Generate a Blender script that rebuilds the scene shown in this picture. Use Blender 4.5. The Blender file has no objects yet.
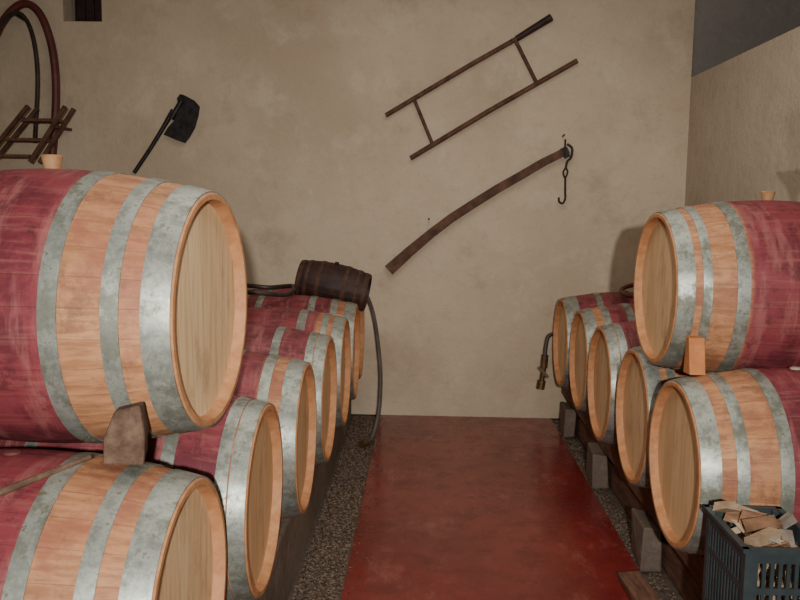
import bpy, bmesh, math, random
from mathutils import Vector, Matrix, Euler
random.seed(7)
pi=math.pi
# ---------------------------------------------------------------- materials
def srgb(r,g,b):
    f=lambda c:(c/255/12.92) if c/255<=0.04045 else ((c/255+0.055)/1.055)**2.4
    return (f(r),f(g),f(b),1)
class M:
    def __init__(s,name,rough=0.6,metal=0.0,spec=0.4):
        s.m=bpy.data.materials.new(name); s.m.use_nodes=True
        s.nt=s.m.node_tree; s.b=s.nt.nodes['Principled BSDF']
        s.b.inputs['Roughness'].default_value=rough
        s.b.inputs['Metallic'].default_value=metal
        s.b.inputs['Specular IOR Level'].default_value=spec
    def n(s,t,**k):
        nd=s.nt.nodes.new(t)
        for a,v in k.items(): setattr(nd,a,v)
        return nd
    def l(s,a,b): s.nt.links.new(a,b)
    def val(s,inp,v):
        if isinstance(v,bpy.types.NodeSocket): s.l(v,inp)
        else: inp.default_value=v
    def math(s,op,a,b=None,c=None,clamp=False):
        nd=s.n('ShaderNodeMath',operation=op); nd.use_clamp=clamp
        s.val(nd.inputs[0],a)
        if b is not None: s.val(nd.inputs[1],b)
        if c is not None: s.val(nd.inputs[2],c)
        return nd.outputs[0]
    def mix(s,f,a,b,mode='MIX'):
        nd=s.n('ShaderNodeMix',data_type='RGBA',blend_type=mode)
        s.val(nd.inputs[0],f); s.val(nd.inputs[6],a); s.val(nd.inputs[7],b)
        return nd.outputs[2]
    def obj(s):
        return s.n('ShaderNodeTexCoord').outputs['Object']
    def mapping(s,v,scale=(1,1,1),loc=None):
        nd=s.n('ShaderNodeMapping'); s.l(v,nd.inputs[0]); nd.inputs['Scale'].default_value=scale
        if loc is not None: s.val(nd.inputs['Location'],loc)
        return nd.outputs[0]
    def noise(s,v,scale,detail=4,rough=0.55):
        nd=s.n('ShaderNodeTexNoise'); s.l(v,nd.inputs['Vector'])
        nd.inputs['Scale'].default_value=scale; nd.inputs['Detail'].default_value=detail
        nd.inputs['Roughness'].default_value=rough
        return nd.outputs[0]
    def ramp(s,f,lo,hi,a=0.0,b=1.0):
        nd=s.n('ShaderNodeMapRange',interpolation_type='SMOOTHSTEP'); s.l(f,nd.inputs[0])
        nd.inputs[1].default_value=lo; nd.inputs[2].default_value=hi
        nd.inputs[3].default_value=a; nd.inputs[4].default_value=b
        return nd.outputs[0]
    def bump(s,h,strength=0.3,dist=0.01):
        nd=s.n('ShaderNodeBump'); s.l(h,nd.inputs['Height'])
        nd.inputs['Strength'].default_value=strength; nd.inputs['Distance'].default_value=dist
        s.l(nd.outputs[0],s.b.inputs['Normal'])
    def color(s,c): s.val(s.b.inputs['Base Color'],c)

def simple(name,c1,c2,scale=8,rough=0.7,metal=0,bump=0.2,stretch=(1,1,1),dist=0.005,spec=0.4):
    m=M(name,rough,metal,spec); v=m.mapping(m.obj(),stretch)
    n=m.noise(v,scale,6,0.65); m.color(m.mix(m.ramp(n,0.3,0.7),c1,c2))
    if bump: m.bump(n,bump,dist)
    return m.m

def plaster(name,base,dark,light,br=.35,k=.4,dirt=None):
    m=M(name,0.9,0,0.15); v=m.obj()
    n1=m.noise(v,0.9,6,0.6); n2=m.noise(v,3.2,8,0.7); n3=m.noise(v,30,5,0.6); n4=m.noise(v,9,6,0.75); n5=m.noise(v,1.7,8,0.75)
    c=m.mix(m.ramp(n1,0.35,0.7),base,dark)
    c=m.mix(m.math('MULTIPLY',m.ramp(n2,0.50,0.70),k),c,light)
    c=m.mix(m.math('MULTIPLY',m.ramp(n4,0.50,0.72),0.6),c,dark)
    c=m.mix(m.math('MULTIPLY',m.ramp(n3,0.56,0.72),0.4),c,dark)
    if dirt:
        c=m.mix(m.math('MULTIPLY',m.ramp(n5,0.52,0.70),0.5),c,dirt)
        sp=m.n('ShaderNodeSeparateXYZ'); m.l(v,sp.inputs[0])
        low=m.math('MULTIPLY',m.ramp(sp.outputs[2],0.9,0.0),m.ramp(n2,0.35,0.65))
        c=m.mix(m.math('MULTIPLY',low,0.45),c,dirt)
    m.color(c)
    m.bump(m.math('ADD',m.math('MULTIPLY',n2,1.5),m.math('ADD',m.math('MULTIPLY',n3,0.3),m.math('MULTIPLY',n4,0.7))),br,0.03)
    return m.m

def stave_mat(name,w,tint):
    m=M(name,0.6,0,0.35); v=m.obj()
    rnd=m.n('ShaderNodeObjectInfo').outputs['Random']
    sp=m.n('ShaderNodeSeparateXYZ'); m.l(v,sp.inputs[0])
    ang=m.math('ARCTAN2',sp.outputs[1],sp.outputs[2])
    a=m.math('MULTIPLY',ang,30/(2*pi))
    fl=m.math('FLOOR',a); fr=m.math('FRACT',a)
    edge=m.math('MINIMUM',fr,m.math('SUBTRACT',1.0,fr))
    line=m.ramp(edge,0.0,0.025,1,0)
    cmb=m.n('ShaderNodeCombineXYZ'); m.l(fl,cmb.inputs[0]); m.l(m.math('MULTIPLY',rnd,50),cmb.inputs[1])
    wn=m.n('ShaderNodeTexWhiteNoise',noise_dimensions='3D'); m.l(cmb.outputs[0],wn.inputs[0])
    r=wn.outputs[0]
    off=m.n('ShaderNodeCombineXYZ'); m.l(m.math('MULTIPLY',rnd,30),off.inputs[0]); m.l(m.math('MULTIPLY',r,9),off.inputs[1])
    offo=m.n('ShaderNodeCombineXYZ'); m.l(m.math('MULTIPLY',rnd,30),offo.inputs[0]); m.l(m.math('MULTIPLY',rnd,17),offo.inputs[1])
    gv=m.mapping(v,(2.2,38,38),off.outputs[0])
    g=m.noise(gv,1.6,6,0.65)
    vo=m.mapping(v,(1,1,1),offo.outputs[0])
    blot=m.noise(vo,3.8,8,0.75); blot2=m.noise(vo,11,7,0.75)
    drip=m.noise(m.mapping(v,(7,1.2,1.2),offo.outputs[0]),2.2,6,0.65)
    oak=m.mix(r,srgb(*tint),srgb(206,154,112))
    oak=m.mix(m.math('MULTIPLY',m.ramp(g,0.38,0.66),0.7),oak,srgb(142,96,66))
    oak=m.mix(m.math('MULTIPLY',m.ramp(blot,0.47,0.62),0.6),oak,srgb(150,88,74))
    oak=m.mix(m.math('MULTIPLY',m.ramp(blot2,0.52,0.66),0.55),oak,srgb(112,80,60))
    red=m.mix(m.math('MULTIPLY',r,0.45),srgb(130,54,62),srgb(148,74,80))
    red=m.mix(m.math('MULTIPLY',m.ramp(blot,0.46,0.60),0.75),red,srgb(90,36,46))
    red=m.mix(m.math('MULTIPLY',m.ramp(drip,0.50,0.64),0.55),red,srgb(164,106,102))
    red=m.mix(m.math('MULTIPLY',m.ramp(g,0.48,0.72),0.4),red,srgb(166,108,98))
    red=m.mix(m.math('MULTIPLY',m.ramp(blot2,0.54,0.64),0.6),red,srgb(74,36,42))
    ax=m.math('ABSOLUTE',sp.outputs[0])
    ax=m.math('ADD',ax,m.math('MULTIPLY',m.math('SUBTRACT',blot,0.5),0.06))
    mask=m.ramp(ax,w-0.014,w+0.014,1,0)
    c=m.mix(mask,oak,red)
    c=m.mix(m.math('MULTIPLY',line,0.35),c,srgb(70,38,30))
    m.color(c)
    h=m.math('SUBTRACT',m.math('MULTIPLY',g,0.25),line)
    m.bump(h,0.3,0.0015)
    return m.m
def head_mat(name,c1,c2):
    m=M(name,0.55,0,0.35); v=m.obj()
    rnd=m.n('ShaderNodeObjectInfo').outputs['Random']
    sp=m.n('ShaderNodeSeparateXYZ'); m.l(v,sp.inputs[0])
    yy=m.math('ADD',sp.outputs[1],m.math('MULTIPLY',sp.outputs[2],0.10))
    a=m.math('MULTIPLY',yy,12); fl=m.math('FLOOR',a); fr=m.math('FRACT',a)
    edge=m.math('MINIMUM',fr,m.math('SUBTRACT',1.0,fr)); line=m.ramp(edge,0,0.03,1,0)
    cmb=m.n('ShaderNodeCombineXYZ'); m.l(fl,cmb.inputs[0]); m.l(m.math('MULTIPLY',rnd,50),cmb.inputs[1])
    wn=m.n('ShaderNodeTexWhiteNoise',noise_dimensions='3D'); m.l(cmb.outputs[0],wn.inputs[0])
    gv=m.mapping(v,(20,45,3)); g=m.noise(gv,1.5,6,0.6)
    offo=m.n('ShaderNodeCombineXYZ'); m.l(m.math('MULTIPLY',rnd,30),offo.inputs[0])
    st=m.noise(m.mapping(v,(1,1.6,1),offo.outputs[0]),5,7,0.72)
    c=m.mix(wn.outputs[0],c1,c2)
    c=m.mix(m.math('MULTIPLY',m.ramp(g,0.42,0.70),0.5),c,srgb(184,146,106))
    c=m.mix(m.math('MULTIPLY',m.ramp(st,0.50,0.68),0.45),c,srgb(158,120,92))
    c=m.mix(m.math('MULTIPLY',line,0.35),c,srgb(108,80,58))
    m.color(c); m.bump(m.math('SUBTRACT',m.math('MULTIPLY',g,0.3),line),0.3,0.0015)
    return m.m
def hoop_mat():
    m=M('galvanised_steel',0.48,0.5,0.5); v=m.obj()
    n=m.noise(v,30,7,0.75); n2=m.noise(v,8,6,0.75)
    c=m.mix(m.ramp(n,0.35,0.65),srgb(136,140,132),srgb(174,179,170))
    c=m.mix(m.math('MULTIPLY',m.ramp(n2,0.48,0.60),0.7),c,srgb(108,109,94))
    c=m.mix(m.math('MULTIPLY',m.ramp(n,0.58,0.66),0.75),c,srgb(110,100,68))
    m.color(c); m.bump(n,0.1,0.002)
    m.l(m.ramp(n2,0.4,0.7,0.42,0.65),m.b.inputs['Roughness'])
    return m.m
MAT_ST=[stave_mat('oak_staves_wine_a',0.165,(184,130,92)),stave_mat('oak_staves_wine_b',0.265,(178,118,88)),stave_mat('oak_staves_wine_c',0.34,(164,104,84))]
MAT_HD=[head_mat('oak_head_a',srgb(222,188,142),srgb(234,204,160)),head_mat('oak_head_b',srgb(210,172,126),srgb(226,192,148))]
MAT_HOOP=hoop_mat()
MAT_CHIME=simple('oak_chime',srgb(172,118,78),srgb(198,144,100),30,0.65,bump=0.15,dist=0.002)
MAT_BUNG=simple('bung_wood',srgb(150,112,76),srgb(184,142,102),20)
MAT_WBUNG=simple('bung_silicone',srgb(175,165,150),srgb(195,186,172),5,0.5,bump=0)
MAT_DBUNG=simple('bung_dark',srgb(96,52,52),srgb(120,70,64),5,0.6,bump=0)
MAT_RIVET=simple('rivet_rust',srgb(120,95,60),srgb(90,70,50),40,0.6,0.4)
MAT_WALL=plaster('plaster_wall',srgb(210,194,170),srgb(192,174,150),srgb(218,206,184),k=.55,dirt=srgb(170,152,130))
MAT_WALLR=plaster('plaster_right',srgb(198,185,166),srgb(178,165,146),srgb(210,199,181),k=.5,dirt=srgb(162,149,131))
MAT_GREY=plaster('concrete_grey',srgb(142,136,130),srgb(120,115,110),srgb(158,151,145))
MAT_CONC=plaster('concrete_beam',srgb(142,128,114),srgb(106,94,84),srgb(172,160,146))
MAT_BLOCK=plaster('concrete_block',srgb(126,110,98),srgb(92,80,72),srgb(158,144,130))
MAT_CEIL=plaster('ceiling_plaster',srgb(200,190,175),srgb(185,174,158),srgb(210,200,186))
MAT_OLDW=simple('old_wood',srgb(72,48,38),srgb(112,80,62),14,0.75,stretch=(1,1,1),bump=0.4)
MAT_DARKW=simple('dark_wood',srgb(42,26,24),srgb(66,42,36),14,0.6,bump=0.4)
MAT_BEAMW=simple('beam_wood',srgb(128,90,70),srgb(84,58,46),9,0.8,stretch=(6,0.8,6),bump=0.5)
MAT_IRON=simple('black_iron',srgb(30,29,30),srgb(58,54,52),25,0.5,0.5,bump=0.2)
MAT_RUST=simple('rusty_iron',srgb(70,48,40),srgb(100,72,56),25,0.7,0.3,bump=0.2)
MAT_STONE=simple('stone',srgb(80,62,52),srgb(118,96,80),22,0.95,bump=0.5,dist=0.01,spec=.1)
MAT_WEDGE=simple('wedge_wood',srgb(186,116,68),srgb(206,138,86),18,0.7)
MAT_CRATE=simple('crate_plastic',srgb(46,56,58),srgb(60,70,72),10,0.45,bump=0)
MAT_CHUNK=simple('offcut_wood_pale',srgb(150,124,98),srgb(190,168,140),14,0.85,bump=0.5,dist=0.01)
MAT_CHUNK2=simple('offcut_wood_brown',srgb(110,78,58),srgb(158,120,92),14,0.85,bump=0.5,dist=0.01)
MAT_CHUNK3=simple('offcut_wood_grey',srgb(120,110,100),srgb(160,150,138),14,0.85,bump=0.5,dist=0.01)
MAT_BRICK=simple('brick',srgb(178,110,74),srgb(196,130,92),20,0.85)
MAT_HOSER=simple('hose_red_brown',srgb(88,40,38),srgb(112,58,52),8,0.5,bump=0)
MAT_HOSEG=simple('hose_grey',srgb(74,68,64),srgb(98,90,84),8,0.5,bump=0)
MAT_HOSED=simple('hose_dark',srgb(46,38,36),srgb(70,58,52),8,0.45,bump=0)
MAT_BRASS=simple('brass',srgb(110,86,54),srgb(80,62,42),20,0.5,0.5,bump=0)
MAT_REDP=simple('red_plastic',srgb(110,28,34),srgb(130,38,42),8,0.4,bump=0)
def floor_mat():
    m=M('red_painted_floor',0.3,0,0.65); v=m.obj()
    n1=m.noise(v,1.5,7,0.7); n2=m.noise(v,7,7,0.75); n3=m.noise(m.mapping(v,(2.0,1,1)),2.0,9,0.8); n4=m.noise(v,28,5,0.7)
    c=m.mix(m.ramp(n1,0.35,0.65),srgb(112,36,35),srgb(134,48,45))
    c=m.mix(m.math('MULTIPLY',m.ramp(n2,0.42,0.66),0.5),c,srgb(90,30,30))
    c=m.mix(m.math('MULTIPLY',m.ramp(n3,0.52,0.66),0.5),c,srgb(162,94,86))
    c=m.mix(m.math('MULTIPLY',m.ramp(n4,0.60,0.70),0.3),c,srgb(160,102,92))
    m.color(c); m.l(m.ramp(n2,0.3,0.7,0.12,0.34),m.b.inputs['Roughness'])
    m.bump(m.math('ADD',n2,m.math('MULTIPLY',n4,.2)),0.10,0.005)
    return m.m
MAT_FLOOR=floor_mat()
MAT_DIRT=simple('dirt_concrete',srgb(84,70,60),srgb(106,92,80),22,0.95,bump=0.5,dist=0.01)
def gravel_mat():
    m=M('gravel',0.9,0,0.2); v=m.obj()
    n=m.noise(v,60,2); m.color(m.mix(m.ramp(n,0.35,0.65),srgb(72,58,48),srgb(132,114,98))); return m.m
MAT_GRAVEL=gravel_mat()

# ---------------------------------------------------------------- mesh builder
class MB:
    def __init__(s): s.bm=bmesh.new(); s.mats=[]
    def mi(s,mat):
        if mat not in s.mats: s.mats.append(mat)
        return s.mats.index(mat)
    def box(s,c,size,mat,rot=(0,0,0),jit=0):
        mt=Matrix.Translation(c)@Euler(rot).to_matrix().to_4x4()@Matrix.Diagonal((*size,1))
        r=bmesh.ops.create_cube(s.bm,size=1,matrix=mt)
        fs={f for v in r['verts'] for f in v.link_faces}
        for f in fs: f.material_index=s.mi(mat)
        if jit:
            for v in r['verts']: v.co+=Vector((random.uniform(-jit,jit),random.uniform(-jit,jit),random.uniform(-jit,jit)))
    def bar(s,p1,p2,w,h,mat,up=(0,0,1)):
        p1=Vector(p1);p2=Vector(p2);d=(p2-p1);L=d.length;d.normalize()
        u=Vector(up); a=d.cross(u).normalized(); b=a.cross(d)
        rot=Matrix((d,a,b)).transposed().to_4x4()
        mt=Matrix.Translation((p1+p2)/2)@rot@Matrix.Diagonal((L,w,h,1))
        r=bmesh.ops.create_cube(s.bm,size=1,matrix=mt)
        for f in {f for v in r['verts'] for f in v.link_faces}: f.material_index=s.mi(mat)
    def tube(s,pts,r,mat,seg=10,smooth=True,sub=6):
        P=[Vector(p) for p in pts]
        if smooth and len(P)>2:
            Q=[]
            E=[P[0]*2-P[1]]+P+[P[-1]*2-P[-2]]
            for i in range(1,len(E)-2):
                for k in range(sub):
                    t=k/sub;a,b,c,d=E[i-1],E[i],E[i+1],E[i+2]
                    Q.append(0.5*((2*b)+(c-a)*t+(2*a-5*b+4*c-d)*t*t+(3*b-a-3*c+d)*t**3))
            Q.append(P[-1]);P=Q
        rr=r if isinstance(r,(list,tuple)) else None
        rings=[];ref=None
        for i,p in enumerate(P):
            d=(P[min(i+1,len(P)-1)]-P[max(i-1,0)]).normalized()
            if ref is None:
                ref=d.cross(Vector((0.31,0.2,0.93))).normalized()
            a=(ref-d*ref.dot(d)).normalized();ref=a;b=d.cross(a)
            if rr:
                t=i/(len(P)-1)*(len(rr)-1);k=min(int(t),len(rr)-2);q=rr[k]*(1-(t-k))+rr[k+1]*(t-k)
            else:q=r
            rings.append([s.bm.verts.new(p+a*q*math.cos(2*pi*j/seg)+b*q*math.sin(2*pi*j/seg)) for j in range(seg)])
        m=s.mi(mat)
        for i in range(len(rings)-1):
            for j in range(seg):
                f=s.bm.faces.new((rings[i][j],rings[i][(j+1)%seg],rings[i+1][(j+1)%seg],rings[i+1][j]));f.material_index=m
        for q in (rings[0],rings[-1]):
            f=s.bm.faces.new(q);f.material_index=m
    def lathe(s,prof,mats,axis='X',seg=60,mt=None,closed=False,groove=0):
        rings=[]
        for (x,r,*g) in prof:
            if r<1e-6:
                v=s.bm.verts.new((x,0,0)); rings.append([v])
            else:
                ring=[]
                for j in range(seg):
                    q=r-(groove if (groove and g and g[0] and j%4==0) else 0)
                    t=2*pi*j/seg
                    ring.append(s.bm.verts.new((x,q*math.sin(t),q*math.cos(t))))
                rings.append(ring)
        if closed: rings.append(rings[0])
        for i in range(len(rings)-1):
            A,B=rings[i],rings[i+1]; m=s.mi(mats[i] if isinstance(mats,list) else mats)
            for j in range(seg):
                k=(j+1)%seg
                if len(A)==1 and len(B)==1: continue
                if len(A)==1: f=s.bm.faces.new((A[0],B[k],B[j]))
                elif len(B)==1: f=s.bm.faces.new((A[j],A[k],B[0]))
                else: f=s.bm.faces.new((A[j],A[k],B[k],B[j]))
                f.material_index=m
        if mt is not None:
            vs={v for r in rings for v in r}
            for v in vs: v.co=mt@v.co
    def poly(s,pts,depth,mat,mt=None):
        d=Vector(depth);A=[s.bm.verts.new(Vector(p)) for p in pts];B=[s.bm.verts.new(Vector(p)+d) for p in pts]
        m=s.mi(mat);n=len(pts)
        fs=[s.bm.faces.new(A),s.bm.faces.new(B[::-1])]+[s.bm.faces.new((A[i],A[(i+1)%n],B[(i+1)%n],B[i])) for i in range(n)]
        for f in fs:f.material_index=m
    def done(s,name,loc=(0,0,0),rot=(0,0,0),smooth=True,bevel=0,ang=0.6,origin=None):
        bmesh.ops.recalc_face_normals(s.bm,faces=s.bm.faces[:])
        me=bpy.data.meshes.new(name)
        s.bm.to_mesh(me); s.bm.free()
        for m in s.mats: me.materials.append(m)
        o=bpy.data.objects.new(name,me); bpy.context.scene.collection.objects.link(o)
        o.location=loc;o.rotation_euler=rot
        if smooth:
            for p in me.polygons:p.use_smooth=True
            me.set_sharp_from_angle(angle=ang)
        if bevel:
            b=o.modifiers.new('bevel','BEVEL');b.width=bevel;b.segments=2
        return o
def boxobj(name,lo,hi,mat,bevel=0):
    b=MB();c=[(lo[i]+hi[i])/2 for i in range(3)];b.box((0,0,0),[hi[i]-lo[i] for i in range(3)],mat)
    return b.done(name,loc=c,smooth=False,bevel=bevel)

# ---------------------------------------------------------------- room shell
WY=6.0; WX=1.80; CH=3.25
boxobj('floor',(-3.4,-2.0,-0.1),(3.1,WY+0.4,-0.012),MAT_DIRT)
b=MB(); b.box(((-.30+.925)/2,(WY-2.0)/2,-0.006),(1.225,WY+2.0,0.012),MAT_FLOOR); b.done('floor_slab_red',smooth=False)
b=MB()
vx0,vx1,vz0,vz1=-2.53,-2.26,2.74,3.0
b.box(((-3.4+vx0)/2,WY+.12,CH/2),(vx0+3.4,.24,CH),MAT_WALL)
b.box(((vx1+WX)/2,WY+.12,CH/2),(WX-vx1,.24,CH),MAT_WALL)
b.box(((vx0+vx1)/2,WY+.12,vz0/2),(vx1-vx0,.24,vz0),MAT_WALL)
b.box(((vx0+vx1)/2,WY+.12,(vz1+CH)/2),(vx1-vx0,.24,CH-vz1),MAT_WALL)
b.done('wall_back',smooth=False)
b=MB(); b.box(((vx0+vx1)/2,WY+.28,(vz0+vz1)/2),(.4,.06,.4),MAT_DARKW)
for i in range(4): b.tube([(vx0+.04+i*.063,WY+.12,vz0),(vx0+.04+i*.063,WY+.12,vz1)],.006,MAT_IRON,smooth=False)
b.done('window_1')
boxobj('wall_right',(WX,-2.0,0),(WX+.16,WY+.24,2.40),MAT_WALLR)
boxobj('wall_right_upper',(2.75,-2.0,0),(2.9,WY+.24,CH),MAT_GREY)
boxobj('wall_annex_back',(WX+.001,WY+.02,2.40),(2.75,WY+.24,CH),MAT_GREY)
boxobj('wall_left',(-3.55,-2.0,0),(-3.4,WY+.24,CH),MAT_WALL)
boxobj('wall_front',(-3.4,-2.15,0),(2.9,-2.0,CH),MAT_WALL)
boxobj('ceiling',(-3.55,-2.15,CH),(2.9,WY+.24,CH+.1),MAT_CEIL)

# ---------------------------------------------------------------- barrels
HALF=.41; RB=.336; RH=.283
def rad(x,RB=RB,RH=RH,H=HALF): return RB-(RB-RH)*abs(x/H)**1.9
def hoop(b,x0,x1,rf,th=.0028,mat=None,seg=120):
    b.lathe([(x0,rf(x0)-.003),(x0,rf(x0)+th),((x0+x1)/2,rf((x0+x1)/2)+th+.0005),(x1,rf(x1)+th),(x1,rf(x1)-.003)],mat or MAT_HOOP,seg=seg)
def barrel(name,X,Y,Z,v=0,hd=0,style=0,yaw=0,bung=0):
    b=MB(); st=MAT_ST[v]; H=HALF; hm=MAT_HD[hd]
    xs=[-H+2*H*i/24 for i in range(25)]
    ti=.022
    prof=[(-H+.03,0),(-H+.03,RH-ti),(-H,RH-ti+.006),(-H,RH-.004)]
    mats=[hm,MAT_CHIME,MAT_CHIME]
    body=[(-H+.004,RH,0)]+[(x,rad(x),1) for x in xs[1:-1]]+[(H-.004,RH,0)]
    mats+= [MAT_CHIME]+[st]*(len(body)-1)+[MAT_CHIME]
    prof+=body
    prof+=[(H,RH-.004),(H,RH-ti+.006),(H-.03,RH-ti),(H-.03,0)]
    mats+=[MAT_CHIME,MAT_CHIME,hm]
    b.lathe(prof,mats,seg=120,groove=.0008)
    if style==0: hs=[(.004,.064),(.108,.145),(.235,.275)]
    elif style==1: hs=[(.004,.050),(.054,.088),(.200,.236)]
    else: hs=[(.004,.060),(.085,.115),(.195,.238)]
    for a,c in hs:
        t0=random.uniform(2.2,4.4)
        for sgn in (-1,1):
            x0,x1=sorted((sgn*(H-a),sgn*(H-c)))
            hoop(b,x0,x1,rad)
            for q in (0,.07):
                for xx in (x0*.7+x1*.3,x0*.3+x1*.7):
                    t=t0+q; r=rad(xx)+.0025
                    p=Vector((xx,r*math.sin(t),r*math.cos(t)))
                    rr=bmesh.ops.create_icosphere(b.bm,subdivisions=1,radius=.004,matrix=Matrix.Translation(p))
                    for f in {f for vv in rr['verts'] for f in vv.link_faces}: f.material_index=b.mi(MAT_RIVET)
    mt=Matrix.Translation((0,0,RB-.006))@Matrix.Rotation(-pi/2,4,'Y')
    if bung==0: b.lathe([(0,0),(0,.020),(.012,.021),(.036,.026),(.039,.024),(.039,0)],MAT_BUNG,seg=20,mt=mt)
    else: b.lathe([(0,0),(0,.018),(.006,.020),(.010,.020),(.013,.012),(.013,0)],MAT_WBUNG if bung==1 else MAT_DBUNG,seg=20,mt=mt)
    return b.done(name,loc=(X,Y,Z),rot=(random.uniform(-.05,.05),0,yaw),ang=.5)
ZL=.627
rowL=[(-.500,1.80,.620,0,0,0,-.03),(-.465,2.475,ZL,2,1,1,-.01),(-.435,3.15,ZL,1,1,0,0),(-.42,3.80,ZL,2,1,1,-.01),(-.405,4.43,ZL,1,1,2,0),(-.40,5.05,ZL,1,1,0,.01),(-.415,5.655,ZL,2,1,1,0)]
for i,(xr,y,z,v,hd,stl,yw) in enumerate(rowL):
    barrel('wine_barrel',xr-HALF,y,z,v,hd,stl,yaw=yw,bung=2)
o=barrel('wine_barrel',-.530-HALF,2.130,1.248,0,0,0,yaw=-.075); o.scale=(1.02,1.03,1.03)
rowR=[(.865,2.89,.640,0,1,0,.02),(.885,3.56,.636,1,1,2,0),(.880,4.22,.636,2,1,1,0),(.89,4.86,.636,1,1,0,0),(.885,5.48,.636,2,1,1,0)]
for i,(xr,y,z,v,hd,stl,yw) in enumerate(rowR):
    barrel('wine_barrel',xr+HALF,y,z,v,hd,stl,yaw=yw,bung=1 if i==0 else 2)
barrel('wine_barrel',.866+HALF,3.235,1.214,0,1,2,yaw=.02)

# small dark cask
b=MB(); h=.225
rf=lambda x:.140-.027*abs(x/h)**1.9
pr=[(-h+.02,0),(-h+.02,.097),(-h,.100),(-h,.113)]+[(x*h/8,rf(x*h/8),1) for x in range(-7,8)]+[(h,.113),(h,.100),(h-.02,.097),(h-.02,0)]
b.lathe(pr,MAT_DARKW,seg=80,groove=.002)
for a,c in ((.004,.03),(.055,.075),(.13,.155)):
    for sg in (-1,1):
        x0,x1=sorted((sg*(h-a),sg*(h-c)));hoop(b,x0,x1,rf,mat=MAT_RUST,seg=80)
b.lathe([(0,0),(0,.012),(.015,.014),(.015,0)],MAT_DARKW,seg=14,mt=Matrix.Translation((0,0,.138))@Matrix.Rotation(-pi/2,4,'Y'))
b.done('small_cask',loc=(-.575,5.345,.998),rot=(.2,math.radians(11),-.05),ang=.5)

# ---------------------------------------------------------------- supports
def beam(name,x0,x1,y0,y1,z0,z1,mat,bev=.012):
    return boxobj(name,(x0,y0,z0),(x1,y1,z1),mat,bev)
beam('concrete_rail',-.66,-.505,.2,5.95,-.012,.303,MAT_CONC)
beam('concrete_rail',-1.30,-1.15,.2,5.95,-.012,.303,MAT_CONC)
beam('wooden_rail',.985,1.12,1.3,5.95,.201,.314,MAT_BEAMW,.006)
beam('wooden_rail',1.50,1.64,1.3,5.95,.201,.314,MAT_BEAMW,.006)
beam('wooden_rail',1.03,1.12,1.3,5.95,.0,.199,MAT_BEAMW,.006)
beam('wooden_rail',1.50,1.60,1.3,5.95,.0,.199,MAT_BEAMW,.006)
for y in (1.5,2.45,3.55,4.6,5.6):
    b=MB(); b.box((0,0,0),(.075,.24,.185),MAT_BLOCK,jit=.010); b.done('concrete_block',loc=(.975,y,.095),rot=(0,0,random.uniform(-.06,.06)),smooth=False,bevel=.008)
b=MB(); b.box((0,0,0),(.09,.75,.035),MAT_BEAMW,jit=.004)
b.done('wooden_plank',loc=(.875,2.98,.021),rot=(0,0,math.radians(3)),smooth=False,bevel=.003)
b=MB(); mi=b.mi(MAT_GRAVEL)
def pebble(x,y,z,r):
    vs=[]
    for d in ((1,0,0),(-1,0,0),(0,1,0),(0,-1,0),(0,0,1),(0,0,-1)):
        k=r*random.uniform(.7,1.3); vs.append(b.bm.verts.new((x+d[0]*k,y+d[1]*k,z+d[2]*k*.75)))
    for t in ((0,2,4),(2,1,4),(1,3,4),(3,0,4),(2,0,5),(1,2,5),(3,1,5),(0,3,5)):
        b.bm.faces.new([vs[i] for i in t])
for _ in range(9000): pebble(random.uniform(-.49,-.310),random.uniform(2.0,5.97),random.uniform(-.012,.0),random.uniform(.003,.008))
for _ in range(160): pebble(-.30+abs(random.gauss(0,.03)),random.uniform(2.0,5.97),.002,random.uniform(.002,.005))
b.done('gravel',smooth=False)
b=MB(); mi=b.mi(MAT_GRAVEL)
for _ in range(1600): pebble(random.uniform(.93,1.01),random.uniform(2.0,5.97),random.uniform(-.012,-.002),random.uniform(.003,.008))
b.done('gravel',smooth=False)

# ---------------------------------------------------------------- wall hangings
W1=WY-.002
y=WY-.035
b=MB()
b.tube([(-.285,y,2.12),(.285,y-.002,2.462),(.645,y,2.668)],.0165,MAT_OLDW,smooth=False)
b.tube([(.60,y,2.642),(.83,y,2.785)],[.021,.026],MAT_DARKW,smooth=False)
b.tube([(-.11,y,1.83),(.42,y-.002,2.155),(1.015,y,2.50)],.0175,MAT_OLDW,smooth=False)
b.tube([(-.092,y,2.235),(.043,y,1.925)],.012,MAT_OLDW,smooth=False)
b.tube([(.585,y,2.645),(.747,y,2.345)],.013,MAT_OLDW,smooth=False)
for p in ((-.02,2.28),(.56,2.62)): b.tube([(p[0],W1,p[1]),(p[0],WY-.07,p[1]+.01)],.005,MAT_IRON,smooth=False)
b.done('wooden_ladder')
b=MB()
pts=[(-.25,1.05),(-.11,1.18),(.04,1.31),(.18,1.42),(.337,1.525),(.50,1.63),(.645,1.715),(.81,1.815),(.975,1.90)]
W=[.040,.036,.032,.031,.030,.030,.029,.028,.026]
n=len(pts);top=[];bot=[]
for i,p in enumerate(pts):
    a=Vector(pts[max(i-1,0)]);c=Vector(pts[min(i+1,n-1)]);d=(c-a).normalized();q=Vector((-d.y,d.x))
    top.append(Vector(p)+q*W[i]);bot.append(Vector(p)-q*W[i])
ring=[(v.x,WY-.055,v.y) for v in top]+[(v.x,WY-.055,v.y) for v in bot[::-1]]
b.poly(ring,(0,.045,0),MAT_OLDW)
dx=-.035
T=lambda L:[(x+dx,yy,z+.01) for x,yy,z in L]
b.tube(T([(.985,WY-.06,1.96),(.985,WY-.06,1.85)]),.006,MAT_IRON,smooth=False)
b.box((.955,WY-.035,1.882),(.035,.06,.075),MAT_IRON,rot=(0,-.5,0))
b.tube(T([(1.00,WY-.05,1.93),(1.035,WY-.05,1.90),(1.03,WY-.05,1.84),(1.005,WY-.05,1.81),(.995,WY-.05,1.76)]),.008,MAT_IRON)
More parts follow.
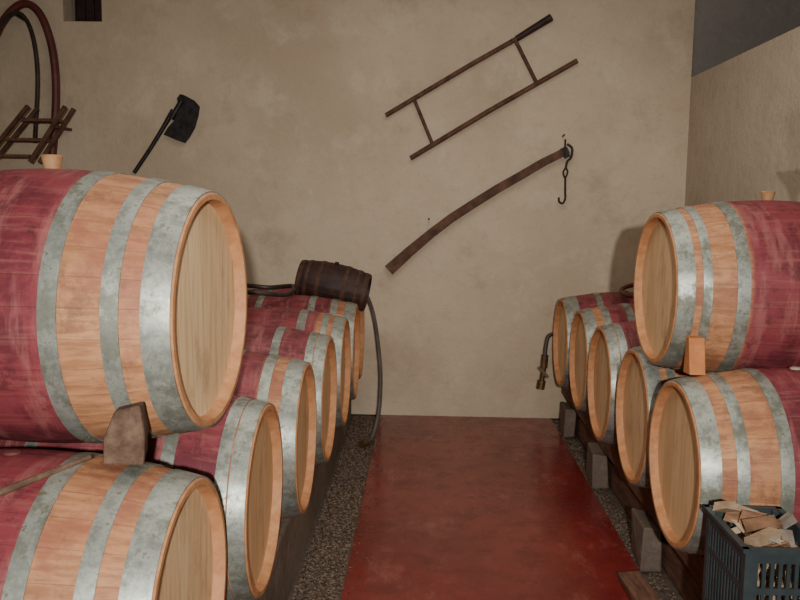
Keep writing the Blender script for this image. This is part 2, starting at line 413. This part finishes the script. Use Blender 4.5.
b.tube(T([(.995,WY-.05,1.77),(1.01,WY-.05,1.74),(.995,WY-.05,1.70),(.98,WY-.05,1.735),(.995,WY-.05,1.77)]),.006,MAT_IRON)
b.tube(T([(.995,WY-.05,1.71),(.998,WY-.05,1.60),(1.0,WY-.05,1.56),(.985,WY-.05,1.525),(.96,WY-.05,1.535),(.955,WY-.05,1.565)]),.007,MAT_IRON)
b.tube(T([(.975,W1,1.985),(.975,WY-.07,1.99)]),.006,MAT_IRON,smooth=False)
b.tube(T([(.06,W1,1.40),(.06,WY-.07,1.405)]),.006,MAT_IRON,smooth=False)
b.done('wooden_balance_beam',smooth=True)
# axe
b=MB(); dx=-.01;dz=-.02
b.tube([(x+dx,yy,z+dz) for x,yy,z in [(-2.035,WY-.04,1.725),(-1.92,WY-.04,1.89),(-1.83,WY-.04,2.03),(-1.75,WY-.04,2.16)]],[.014,.014,.015,.018],MAT_IRON)
bl=[(-1.722,2.238),(-1.700,2.268),(-1.672,2.262),(-1.60,2.225),(-1.565,2.185),(-1.575,2.12),(-1.60,2.04),(-1.635,1.98),(-1.67,1.935),(-1.73,1.955),(-1.82,1.992),(-1.785,2.045),(-1.742,2.09),(-1.725,2.14),(-1.712,2.19)]
b.poly([(p[0]+dx,WY-.05,p[1]+dz) for p in bl],(0,.012,0),MAT_IRON)
b.tube([(-1.765+dx,WY-.044,2.10+dz),(-1.69+dx,WY-.044,2.22+dz)],.020,MAT_IRON,smooth=False)
b.done('axe')
# hanging hose loops on back wall
b=MB()
b.tube([(-3.13,WY-.05,1.9),(-3.08,WY-.05,2.35),(-2.96,WY-.05,2.68),(-2.80,WY-.055,2.84),(-2.68,WY-.05,2.79),(-2.60,WY-.05,2.58),(-2.575,WY-.05,2.30),(-2.60,WY-.05,1.95),(-2.64,WY-.05,1.65)],.027,MAT_HOSER)
b.tube([(-3.17,WY-.10,1.9),(-3.04,WY-.10,2.5),(-2.90,WY-.10,2.72),(-2.79,WY-.10,2.77),(-2.71,WY-.10,2.64),(-2.68,WY-.10,2.35),(-2.72,WY-.09,1.9)],.015,MAT_HOSED)
b.tube([(-2.79,W1,2.74),(-2.79,WY-.14,2.75)],.01,MAT_IRON,smooth=False)
b.done('hanging_hose')
# wooden rack frame
b=MB()
for yy in (WY-.16,WY-.30):
    b.bar((-2.41,yy,2.13),(-2.66,yy,1.76),.026,.026,MAT_OLDW)
    b.bar((-2.66,yy,2.13),(-2.98,yy,1.76),.026,.026,MAT_OLDW)
for (x,z) in ((-2.72,2.04),(-2.83,1.91),(-2.93,1.80)):
    b.bar((x,WY-.23,z),(x+.26,WY-.23,z),.14,.020,MAT_BEAMW)
b.bar((-2.72,W1,2.05),(-2.72,WY-.31,2.05),.02,.02,MAT_OLDW)
b.bar((-2.50,W1,2.00),(-2.50,WY-.31,2.00),.02,.02,MAT_OLDW)
b.done('wooden_rack',smooth=False,bevel=.003)

# ---------------------------------------------------------------- chocks, rod
b=MB()
base=[(-.046,-.04),(.038,-.046),(.044,.036),(-.040,.042)]
topz=[(-.026,-.030,.056),(.026,-.034,.070),(.034,.022,.062),(-.020,.028,.046)]
A=[b.bm.verts.new((x,y_,-.062)) for x,y_ in base]
C=[b.bm.verts.new((x*1.02,y_*1.02,-.005)) for x,y_ in base]
D=[b.bm.verts.new(p) for p in topz]
for P,Q in ((A,C),(C,D)):
    for i in range(4): b.bm.faces.new((P[i],P[(i+1)%4],Q[(i+1)%4],Q[i]))
b.bm.faces.new(A[::-1]); b.bm.faces.new(D)
for f in b.bm.faces: f.material_index=b.mi(MAT_STONE)
b.done('stone_chock',loc=(-.640,1.785,1.020),rot=(.10,.05,.30),smooth=False,bevel=.006)
b=MB(); b.poly([(-.025,0,-.055),(-.025,-.075,-.05),(-.025,-.045,.075),(-.025,-.01,.08)],(.055,0,0),MAT_WEDGE)
b.done('wooden_wedge',loc=(.945,2.985,.995),smooth=False,bevel=.003)
b=MB(); b.tube([(-.71,1.755,.970),(-.835,1.63,.935),(-1.05,1.41,.880)],[.005,.008,.009],MAT_STONE,smooth=False); b.done('iron_rod')

# ---------------------------------------------------------------- hoses
b=MB()
b.tube([(-.42,5.66,.935),(-.375,5.62,.89),(-.33,5.55,.78),(-.295,5.45,.62),(-.27,5.36,.42),(-.275,5.30,.2),(-.31,5.25,.05),(-.34,5.18,.03)],.014,MAT_HOSEG)
b.tube([(-.34,5.18,.03),(-.37,5.13,.03)],.024,MAT_BRASS,smooth=False)
b.done('wine_hose')
b=MB()
pts=[(-.98+.20*math.cos(t),5.05+.26*math.sin(t),.992+.012*math.sin(3*t)) for t in [i*2*pi/12 for i in range(13)]]
b.tube(pts,.014,MAT_HOSED); b.done('hose_coil')
b=MB()
pts=[(1.43+.22*math.cos(t),5.2+.26*math.sin(t),1.02+.03*math.sin(t+1)) for t in [i*2*pi/12 for i in range(13)]]
b.tube(pts,.014,MAT_HOSER); b.done('hose_coil')
b=MB()
b.tube([(.93,5.86,.64),(.87,5.85,.62),(.85,5.84,.55),(.845,5.83,.47)],.014,MAT_HOSED)
b.tube([(.845,5.83,.49),(.84,5.83,.40)],.024,MAT_BRASS,smooth=False)
b.tube([(.84,5.83,.40),(.828,5.83,.30)],.017,MAT_BRASS,smooth=False)
b.tube([(.828,5.83,.31),(.82,5.83,.25)],.028,MAT_BRASS,smooth=False)
b.bar((.80,5.80,.41),(.865,5.79,.34),.012,.02,MAT_BRASS)
b.done('brass_valve')
b=MB(); b.lathe([(0,.010),(.06,.012),(.08,.02),(.15,.055),(.16,.057),(.15,.050),(.08,.014),(0,.006)],MAT_REDP,seg=28,mt=Matrix.Rotation(-pi/2,4,'Y'),closed=True)
b.done('red_funnel',loc=(1.455,3.22,1.545))

# crate with wood offcuts
b=MB(); w,d,h=.21,.31,.31; t=.008
for sx in (-1,1):
    for sy in (-1,1):
        b.box((sx*(w/2-.012),sy*(d/2-.012),h/2),(.026,.026,h),MAT_CRATE)
for z0,hh in ((h-.02,.04),(.02,.04),(h*.62,.018)):
    for sy in (-1,1): b.box((0,sy*(d/2-.004),z0),(w-.02,t,hh),MAT_CRATE)
    for sx in (-1,1): b.box((sx*(w/2-.004),0,z0),(t,d-.02,hh),MAT_CRATE)
for sy in (-1,1): b.box((0,sy*(d/2+.002),h-.003),(w+.02,.018,.012),MAT_CRATE)
for sx in (-1,1): b.box((sx*(w/2+.002),0,h-.003),(.018,d+.02,.012),MAT_CRATE)
for i in range(8):
    x=-w/2+.03+i*(w-.06)/7
    for sy in (-1,1): b.box((x,sy*(d/2-.004),h*.5),(.010,t*.9,h-.06),MAT_CRATE)
for i in range(12):
    y_=-d/2+.03+i*(d-.06)/11
    for sx in (-1,1): b.box((sx*(w/2-.004),y_,h*.5),(t*.9,.010,h-.06),MAT_CRATE)
b.box((0,0,.006),(w-.02,d-.02,.01),MAT_CRATE)
for i in range(70):
    k=i/70
    b.box((random.uniform(-.055,.055),random.uniform(-.105,.105),.05+.28*k),(random.uniform(.06,.12),random.uniform(.025,.055),random.uniform(.012,.032)),random.choice([MAT_CHUNK,MAT_CHUNK,MAT_CHUNK2,MAT_CHUNK3]),rot=(random.uniform(-.5,.5),random.uniform(-.5,.5),random.random()*6),jit=.007)
b.done('plastic_crate_of_wood_offcuts',loc=(.968,2.34,.315),rot=(0,0,0),smooth=False)
b=MB(); b.box((0,0,0),(.22,.11,.24),MAT_BRICK,jit=.003); b.done('terracotta_brick',loc=(1.21,2.25,.435),smooth=False,bevel=.004)

# ---------------------------------------------------------------- lights
def area(name,loc,rot,size,sizey,power,col):
    l=bpy.data.lights.new(name,'AREA');l.shape='RECTANGLE';l.size=size;l.size_y=sizey;l.energy=power;l.color=col
    o=bpy.data.objects.new(name,l);bpy.context.scene.collection.objects.link(o);o.location=loc;o.rotation_euler=rot;return o
area('ambient_fill_area',(0.1,3.0,CH-.03),(0,0,0),2.0,3.0,38,(1,.92,.82))  # unseen fill light added overhead to raise the ambient level, not a fixture
fl=bpy.data.lights.new('camera_flash','SPOT');fl.energy=560;fl.color=(1,.96,.90);fl.shadow_soft_size=.03;fl.spot_size=math.radians(82);fl.spot_blend=1.0
fo=bpy.data.objects.new('camera_flash',fl);bpy.context.scene.collection.objects.link(fo);fo.location=(.10,-.8,1.70);fo.rotation_euler=(math.radians(85),0,math.radians(1))
w=bpy.data.worlds.new('world');bpy.context.scene.world=w;w.use_nodes=True
w.node_tree.nodes['Background'].inputs[0].default_value=(.5,.45,.4,1);w.node_tree.nodes['Background'].inputs[1].default_value=.2

# ---------------------------------------------------------------- camera
cd=bpy.data.cameras.new('camera');cd.sensor_width=36;cd.lens=850/800*36
co=bpy.data.objects.new('camera',cd);bpy.context.scene.collection.objects.link(co)
R=Matrix.Rotation(math.radians(1.62),4,'Z')@Matrix.Rotation(math.radians(90-6.5),4,'X')@Matrix.Rotation(math.radians(.8),4,'Z')
co.matrix_world=Matrix.Translation((0,0,1.52))@R
bpy.context.scene.camera=co
